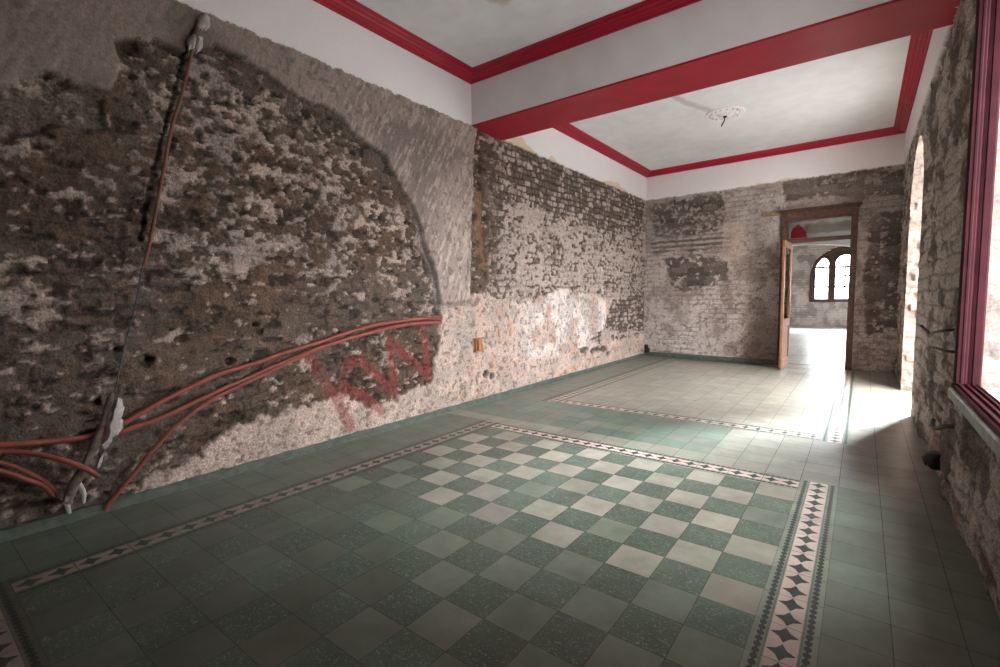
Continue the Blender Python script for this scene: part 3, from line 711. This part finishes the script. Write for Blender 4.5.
def arch_wall():
    # a plastered cross wall opened by a wide flat arch
    us = np.linspace(AXC-AX, AXC+AX, 121); zz = arch_z(us); top = ZC+.1
    rows = 60; x = np.repeat(us[None], rows, 0); t = np.linspace(0, 1, rows)[:, None]; z = zz[None]+(top-zz[None])*t
    _, _, F = grid(np.arange(121), np.arange(rows))
    r = fbm(x*6, z*6, 620, 5)
    c = np.broadcast_to(col((.60, .57, .56)), x.shape+(3,)).copy()
    e = z-2.64-.02*(x-2.0)+.10*(r-.5); k = sstep(-.01, .02, e)*sstep(.24+.05, .2, e+.16*(fbm(x*5, z*5, 622, 4)-.5))*sstep(2.2, 2.32, x+.1*(r-.5))
    c = mix(c, mix(np.broadcast_to(col((.26, .22, .19)), x.shape+(3,)).copy(), col((.42, .36, .29)), r), k)
    y = YA-.015*k*(r-.2)
    V = [np.stack([x, y+0*x, z], -1).reshape(-1, 3)]; Fs = [F]; Cs = [c.reshape(-1, 3)]; n = x.size
    dep = np.linspace(0, .35, 8)
    X, Dp, F2 = grid(np.arange(121), dep); X = X.astype(int)
    V.append(np.stack([us[X], YA+Dp, zz[X]], -1).reshape(-1, 3)); Fs.append(F2+n); Cs.append(np.broadcast_to(col((.72, .70, .69)), (X.size, 3))); n += X.size
    V.append(V[0]+np.array([0, .35, 0])); Fs.append(F+n); Cs.append(Cs[0]); n += x.size
    S(mesh_obj('wall_arch_beyond', np.concatenate(V), np.concatenate(Fs), [M['smooth_plaster']], None, np.concatenate(Cs), True))
    mb = MB()
    for a, b in ((-.75, AXC-AX), (AXC+AX, 4.85)): mb.box((a, YA, -.05), (b, YA+.35, ZC+.1))
    S(mb.build('wall_piers_beyond', M['stucco']))
arch_wall()
BW = [(12.6, 13.0), (15.8, 16.4), (18.2, 18.9)]  # unseen side openings, added for the light they let into the far rooms
plain_wall('wall_right_beyond', (4.75, DL+.1, -.05), (0, 11.5, 0), (0, 0, ZC+.2), 460, 150, (.5, .44, .4), 640,
           hole=lambda u, v: np.any([(u+DL+.1 > a) & (u+DL+.1 < b) & (v > .95) & (v < 2.6) for a, b in BW], axis=0), flip=-1)
plain_wall('wall_left_beyond', (-.65, DL+.1, -.05), (0, 11.5, 0), (0, 0, ZC+.2), 230, 75, (.5, .44, .4), 660, flip=1)
mb = MB()
for a, b in ((-.8, DOOR[0]), (DOOR[1], 4.9)):
    wbox(mb, a, b, -.47, -.40, -.05, ZC+.1, 0, 0)
wbox(mb, DOOR[0]-.01, DOOR[1]+.01, -.47, -.40, DOOR[2], ZC+.1, 0, 0); S(mb.build('wall_front_beyond', M['stucco']))
mb = MB(); mb.box((-.8, DL+.15, ZC+.05), (4.9, 21.0, ZC+.15)); S(mb.build('ceiling_beyond', M['white_paint']))
# triple arched window: casing, lights with glazing bars
w2 = root('window_2', (CXW, YB, .9)); S(w2)
def arch_pts(a, b, z0, s, n=20):
    cx = (a+b)/2; R = (b-a)/2
    return [(b, z0)]+[(cx+R*math.cos(pi*i/n), s+R*math.sin(pi*i/n)) for i in range(n+1)]+[(a, z0)]
def ring(mb, outer, inner, y0, y1, m=0):
    n = len(outer); vs = [(x, y0, z) for x, z in outer]+[(x, y0, z) for x, z in inner]+[(x, y1, z) for x, z in outer]+[(x, y1, z) for x, z in inner]; fs = []
    for i in range(n):
        j = (i+1) % n; fs += [(i, j, n+j, n+i), (2*n+i, 3*n+i, 3*n+j, 2*n+j), (i, 2*n+i, 2*n+j, j), (n+i, n+j, 3*n+j, 3*n+i)]
    mb.add(vs, fs, m)
mb = MB(); ring(mb, arch_pts(CXW-CR, CXW+CR, .88, CSP, 28), arch_pts(CXW-CR+.1, CXW+CR-.1, .96, CSP, 28), YB-.05, YB+.12); mb.build('casing', M['dark_wood'], w2)
# boarded panel between casing and lights, pierced by the lights
mb = MB(); nx = 240; nz = 220; X, Z, F = grid(np.linspace(CXW-CR+.03, CXW+CR-.03, nx), np.linspace(.9, CSP+CR-.03, nz))
hole = np.zeros(X.shape, bool)
for a, b, s in LIGHTS:
    cx = (a+b)/2; R = (b-a)/2; hole |= ((np.abs(X-cx) < R-.01) & (Z > .98) & (Z < s)) | ((Z >= s) & (np.hypot(X-cx, Z-s) < R-.01))
keep = ~(hole.ravel()[F].any(1)) & casing_in(X, Z, .03).ravel()[F].all(1)
mesh_obj('panel', np.stack([X, 0*X+YB+.05, Z], -1).reshape(-1, 3), F[keep], [M['dark_wood']], None, None, False, w2)
for a, b, s in LIGHTS:
    mb = MB(); ring(mb, arch_pts(a-.03, b+.03, .95, s), arch_pts(a+.015, b-.015, .995, s), YB, YB+.09)
    mb.box((a, YB+.02, s-.17), (b, YB+.07, s-.10)); cx = (a+b)/2
    for zz in (1.42, 1.80): mb.box((a, YB+.035, zz-.026), (b, YB+.06, zz+.026))
    mb.box((cx-.022, YB+.035, 1.0), (cx+.022, YB+.06, s-.13)) if b-a > .5 else None
    fr_ = mb.build('light', M['dark_wood'], w2)
    mb = MB(); mb.prism(arch_pts(a+.01, b-.01, .99, s), lambda p, q, t: (p, t, q), YB+.046, YB+.049); mb.build('pane', M['glass'], fr_)
# red stepped plaster ornament on the arch wall
o = MB(); prof = [(-.17, 0), (.17, 0), (.17, .10), (.145, .12), (.125, .13), (.115, .19), (.075, .205), (.06, .235), (.035, .25), (.03, .275), (-.03, .275), (-.035, .25), (-.06, .235), (-.075, .205), (-.10, .19), (-.12, .13), (-.15, .11), (-.17, .10)]
o.prism(prof, lambda a, b, t: (2.11+a, t, 2.60+b), YA-.10, YA+.01); o.prism([(-.19, -.04), (.19, -.04), (.19, .005), (-.19, .005)], lambda a, b, t: (2.11+a, t, 2.60+b), YA-.12, YA+.01)
T(o.build('wall_ornament', M['red_paint']), 'bright red stepped plaster ornament seen through the transom above the doorway', 'ornament')

# ------------------------------------------------------------------ ceiling rose
rose = T(root('ceiling_rose', (1.92, 6.91, ZC)), 'round white plaster ceiling rose with a bare hook in the white ceiling panel', 'ceiling rose')
mb = MB(); mb.lathe([(.235, 0), (.235, -.012), (.222, -.020), (.205, -.020), (.195, -.012), (.165, -.014), (.15, -.026), (.13, -.028), (.115, -.018), (.085, -.024), (.07, -.040), (.05, -.046), (.028, -.046), (.02, -.02), (0, -.015)], (1.92, 6.91, ZC+.003), 48)
for k in range(16):
    a = 2*pi*k/16; mb.lathe([(.0001, -.034), (.012, -.031), (.02, -.02), (.022, -.008)], (1.92+.18*math.cos(a), 6.91+.18*math.sin(a), ZC), 8)
mb.build('medallion', M['white_paint'], rose, True)
mb = MB(); mb.lathe([(0.0001, -.052), (.026, -.052), (.028, -.03)], (1.92, 6.91, ZC), 14); mb.build('socket', M['black'], rose)
mb = MB(); mb.tube([(1.92, 6.91, ZC-.03), (1.915, 6.905, ZC-.09), (1.90, 6.89, ZC-.13), (1.885, 6.88, ZC-.17)], .008, 8); mb.build('cable', M['iron'], rose, True)

# ------------------------------------------------------------------ conduits and other things on the left wall
def wall_tube(name, pts, r, mat, label, cat, x=.02, group=None, xs=None, seg=12, sub=6):
    mb = MB(); P = []
    for i, (y, z) in enumerate(pts): P.append((x+r if xs is None else xs[i]+r, y, z))
    mb.tube(P, r, seg, 0, sub); o = mb.build(name, mat, None, True); return T(o, label, cat, group)
T1 = [(3.49, 1.0), (2.99, .99), (2.54, .95), (2.17, .87), (1.9, .82), (1.6, .75), (1.34, .7), (1.05, .59), (.83, .49), (.68, .455), (.5, .47), (.35, .49), (.22, .5), (-.2, .53)]
T2 = [(3.47, .955), (2.99, .95), (2.54, .895), (2.17, .83), (1.9, .76), (1.6, .67), (1.27, .57), (1.04, .49), (.82, .45), (.72, .44)]
T3 = [(1.98, .775), (1.63, .665), (1.43, .6), (1.3, .55), (1.12, .45), (.98, .32), (.85, .17), (.77, .08), (.73, .02)]
T4 = [(-.2, .54), (.22, .50), (.35, .47), (.46, .43), (.58, .36), (.65, .3), (.69, .25)]
T5 = [(-.2, .52), (.22, .46), (.35, .40), (.43, .33), (.5, .25), (.54, .18)]
T6 = [(-.2, .48), (.22, .42), (.34, .365), (.43, .29), (.49, .24), (.52, .18)]
wall_tube('conduit', T1, .0165, M['conduit'], 'longest red conduit, topmost of the bundle running along the left wall', 'conduit', .032)
wall_tube('conduit', T2, .0165, M['conduit'], 'red conduit just under the topmost one, ending at the white plaster rag', 'conduit', .040)
wall_tube('conduit', T3, .0128, M['conduit'], 'red conduit that bends down from the bundle to the floor edge', 'conduit', .060, xs=[.055, .07, .075, .075, .075, .07, .06, .05, .046])
wall_tube('conduit', T4, .0128, M['conduit'], 'short red conduit at far left curving down across the broken stem', 'conduit', .062, xs=[.055, .06, .07, .10, .135, .145, .15])
wall_tube('conduit', T5, .0128, M['conduit'], 'lower left red conduit stub, upper of the pair near the floor', 'conduit', .035)
wall_tube('conduit', T6, .0128, M['conduit'], 'lowest left red conduit stub, lying under its twin near the floor', 'conduit', .037)
wall_tube('riser_pipe', [(1.385, 2.975), (1.355, 2.87), (1.33, 2.76), (1.26, 2.48), (1.19, 2.25), (1.12, 1.93), (1.04, 1.56), (1.0, 1.41)], .0095, M['rust_conduit'], 'thin rust coloured pipe slanting down the left wall from two white insulators', 'pipe', .03)
wall_tube('hanging_wire', [(1.0, 1.43), (.94, 1.15), (.87, .9), (.83, .72), (.80, .62)], .0035, M['wire'], 'thin dark wire hanging below the rust pipe on the left wall', 'wire', .03)
def lump(mb, c, rx, ry, rz, seed, rot=0):
    n, k = 10, 14; vs = []; fs = []; q = random.Random(seed)
    ph = [q.uniform(0, 6) for _ in range(4)]
    for i in range(n+1):
        t = pi*i/n
        for j in range(k):
            w = 2*pi*j/k; s = 1+.13*math.sin(3*w+ph[0]+2*t)+.1*math.sin(5*t+ph[1]+w)
            a, b = ry*math.sin(t)*math.cos(w)*s, rz*math.cos(t)*s
            vs.append((c[0]+rx*math.sin(t)*math.sin(w)*s, c[1]+a*math.cos(rot)-b*math.sin(rot), c[2]+a*math.sin(rot)+b*math.cos(rot)))
    for i in range(n):
        for j in range(k):
            j2 = (j+1) % k; fs.append((i*k+j, i*k+j2, (i+1)*k+j2, (i+1)*k+j))
    mb.add(vs, fs)
mb = MB(); lump(mb, (.05, 1.405, 2.955), .035, .035, .05, 1, -.2); lump(mb, (.05, 1.385, 2.925), .025, .02, .035, 4, -.4)
T(mb.build('insulator', M['white_plastic'], None, True), 'white insulator lump just below the white frieze, above the rust pipe', 'insulator')
mb = MB(); lump(mb, (.052, 1.36, 2.80), .03, .024, .055, 2, -.3); lump(mb, (.05, 1.325, 2.80), .03, .02, .05, 3, -.3)
T(mb.build('insulator', M['white_plastic'], None, True), 'white split insulator clasping the top end of the rust pipe', 'insulator')
def slab(name, poly, x0, x1, mat, label, cat):
    mb = MB(); n = len(poly); cy = sum(p[0] for p in poly)/n; cz = sum(p[1] for p in poly)/n
    q = random.Random(len(label)); P = []
    for i in range(n):
        a, b = poly[i], poly[(i+1) % n]
        for t in (0, .33, .66): P.append((a[0]+(b[0]-a[0])*t+q.uniform(-.004, .004), a[1]+(b[1]-a[1])*t+q.uniform(-.004, .004)))
    m_ = len(P); vs = [(x0, *p) for p in P]+[(x1-.012+q.uniform(-.004, .004), *p) for p in P]+[(x1+q.uniform(-.003, .006), cy+(p[0]-cy)*.6, cz+(p[1]-cz)*.75) for p in P]
    fs = [tuple(range(m_))]+[(i, (i+1) % m_, m_+(i+1) % m_, m_+i) for i in range(m_)]+[(m_+i, m_+(i+1) % m_, 2*m_+(i+1) % m_, 2*m_+i) for i in range(m_)]+[tuple(range(2*m_, 3*m_))]
    mb.add(vs, fs); return T(mb.build(name, mat, None, True), label, cat)
slab('plaster_rag', [(.812, .66), (.828, .645), (.836, .60), (.822, .54), (.825, .49), (.79, .45), (.765, .435), (.75, .39), (.735, .385), (.722, .41), (.745, .46), (.752, .52), (.775, .56), (.785, .61)], .120, .142, M['white_plastic'], 'white torn plaster rag caught on the stem, between the red conduits', 'plaster scrap')
slab('plaster_scrap', [(.735, .375), (.71, .30), (.685, .27), (.69, .30), (.71, .355)], .120, .138, M['white_plastic'], 'small pale plaster scrap dangling under the white rag', 'plaster scrap')
st = T(root('broken_stem', (.06, .6, .1)), 'brown broken plaster stem leaning on the left wall behind the white rag', 'stem')
mb = MB(); mb.tube([(.06, .80, .68), (.095, .74, .52), (.10, .68, .37), (.10, .60, .22), (.10, .565, .13)], lambda t: .013+.004*math.sin(t*19)+.014*t, 12); mb.build('stalk', M['stem'], st, True)
mb = MB(); mb.tube([(.10, .585, .20), (.11, .565, .14), (.105, .572, .075)], lambda t: .016-.006*t, 8); mb.build('prong', M['white_plastic'], st, True)
mb = MB(); mb.tube([(.10, .61, .24), (.115, .632, .17), (.11, .63, .11)], lambda t: .016-.007*t, 8); mb.build('prong', M['white_plastic'], st, True)
# orange box stub in the plaster, black outlet by the corner
bx_ = MB(); y0, y1, z0, z1 = 4.03, 4.14, .585, .74
X_ = .05
bx_.box((-.03, y0, z0), (X_, y0+.014, z1), 0, .003); bx_.box((-.03, y1-.014, z0), (X_, y1, z1), 0, .003); bx_.box((-.03, y0, z0), (X_, y1, z0+.014), 0, .003); bx_.box((-.03, y0, z1-.014), (X_, y1, z1), 0, .003)
bx_.box((.02, y0+.055, z0+.01), (X_-.006, y1-.01, z1-.01), 0, .004); bx_.box((.015, y0+.01, z0+.01), (.034, y1-.05, z1-.01), 1)
T(bx_.build('switch_box', [M['orange_box'], M['black']]), 'orange open switch box set in the pale plaster of the left wall', 'switch box')
o = MB(); o.prism([(0, 0), (.09, 0), (.09, .09), (.06, .11), (.055, .16), (0, .16)], lambda a, b, t: tuple(fw(.02+a, t, .06+b)), -.01, .035)
T(o.build('outlet_box', M['black']), 'small black outlet box at the foot of the far left corner', 'outlet box')
# iron hooks and old box on the pier of the right wall
def rt(name, pts, r, mat, label, cat):
    mb = MB(); mb.tube(pts, r, 8, 0, 6); return T(mb.build(name, mat, None, True), label, cat)
rt('iron_hook', [(W+.02, 3.70, .985), (W-.03, 3.74, .975), (W-.06, 3.9, .95), (W-.065, 4.1, .915), (W-.05, 4.32, .925), (W-.075, 4.5, .96)], .009, M['iron'], 'upper bent iron hook sticking out of the pier beside the red window', 'hook')
rt('iron_hook', [(W+.02, 3.6, .865), (W-.03, 3.64, .867), (W-.05, 3.85, .862), (W-.055, 4.12, .842)], .008, M['iron'], 'straighter iron hook, the lower one on the pier beside the red window', 'hook')
rt('cord_scrap', [(W+.02, 3.36, .50), (W-.035, 3.42, .485), (W-.05, 3.6, .43), (W-.05, 3.8, .40), (W-.03, 4.0, .395)], .012, M['black'], 'black cord scrap looped on the rough pier below the red window corner', 'cord')
mb = MB(); mb.box((W-.05, 3.93, .09), (W+.03, 4.05, .19), 0, .02); lump(mb, (W-.05, 3.99, .14), .02, .035, .035, 9)
T(mb.build('junction_box', M['black'], None, True), 'black junction box low on the rough pier of the right wall', 'junction box')

# ------------------------------------------------------------------ daylight
wd = bpy.data.worlds.new('sky'); bpy.context.scene.world = wd; wd.use_nodes = True; nt = wd.node_tree
bg = nt.nodes['Background']; tc = nt.nodes.new('ShaderNodeTexCoord'); sep = nt.nodes.new('ShaderNodeSeparateXYZ'); rp = nt.nodes.new('ShaderNodeValToRGB')
e = rp.color_ramp.elements; e[0].position = .47; e[0].color = (.28, .28, .28, 1); e[1].position = .53; e[1].color = (.94, .97, 1.0, 1)
mr = nt.nodes.new('ShaderNodeMapRange'); mr.inputs['From Min'].default_value = -1; mr.inputs['From Max'].default_value = 1
nt.links.new(tc.outputs['Generated'], sep.inputs[0]); nt.links.new(sep.outputs['Z'], mr.inputs['Value']); nt.links.new(mr.outputs['Result'], rp.inputs['Fac']); nt.links.new(rp.outputs['Color'], bg.inputs['Color'])
# brighter haze on the side of the sun
dt = nt.nodes.new('ShaderNodeVectorMath'); dt.operation = 'DOT_PRODUCT'; dt.inputs[1].default_value = Vector((.48, 1, .5)).normalized()
pw = nt.nodes.new('ShaderNodeMath'); pw.operation = 'POWER'; mxx = nt.nodes.new('ShaderNodeMath'); mxx.operation = 'MAXIMUM'; mxx.inputs[1].default_value = 0; pw.inputs[1].default_value = 5
ma = nt.nodes.new('ShaderNodeMath'); ma.operation = 'MULTIPLY_ADD'; ma.inputs[1].default_value = 16; ma.inputs[2].default_value = 16
nt.links.new(tc.outputs['Generated'], dt.inputs[0]); nt.links.new(dt.outputs['Value'], mxx.inputs[0]); nt.links.new(mxx.outputs[0], pw.inputs[0]); nt.links.new(pw.outputs[0], ma.inputs[0]); nt.links.new(ma.outputs[0], bg.inputs['Strength'])

sun = bpy.data.lights.new('hazy_sun', 'SUN'); sun.energy = 50; sun.angle = math.radians(26); sun.color = (.88, .95, 1)
so = bpy.data.objects.new('hazy_sun', sun); C.objects.link(so); so.rotation_euler = Vector((.42, 1, .68)).to_track_quat('Z', 'Y').to_euler()

# ------------------------------------------------------------------ camera
cam = bpy.data.cameras.new('camera'); cam.sensor_width = 36; cam.lens = 36*477.35/1000; cam.clip_start = .02
co = bpy.data.objects.new('camera', cam); C.objects.link(co)
pitch, yaw, roll = -.0769, .6488, -.0116
f_ = Vector((-math.sin(yaw)*math.cos(pitch), math.cos(yaw)*math.cos(pitch), math.sin(pitch)))
r_ = Vector((math.cos(yaw), math.sin(yaw), 0)); u_ = r_.cross(f_)
r2_ = r_*math.cos(roll)+u_*math.sin(roll); u2_ = -r_*math.sin(roll)+u_*math.cos(roll)
mw = Matrix((r2_, u2_, -f_)).transposed().to_4x4(); mw.translation = Vector((3.4358, 0, 1.2)); co.matrix_world = mw
sc = bpy.context.scene; sc.camera = co
sc.view_settings.view_transform = 'Standard'; sc.view_settings.look = 'None'; sc.view_settings.gamma = 1; sc.view_settings.use_curve_mapping = False
sc.view_settings.exposure = .62
cy = sc.cycles; cy.max_bounces = 12; cy.diffuse_bounces = 8; cy.glossy_bounces = 4; cy.transparent_max_bounces = 8; cy.use_denoising = True
cy.sample_clamp_indirect = 10
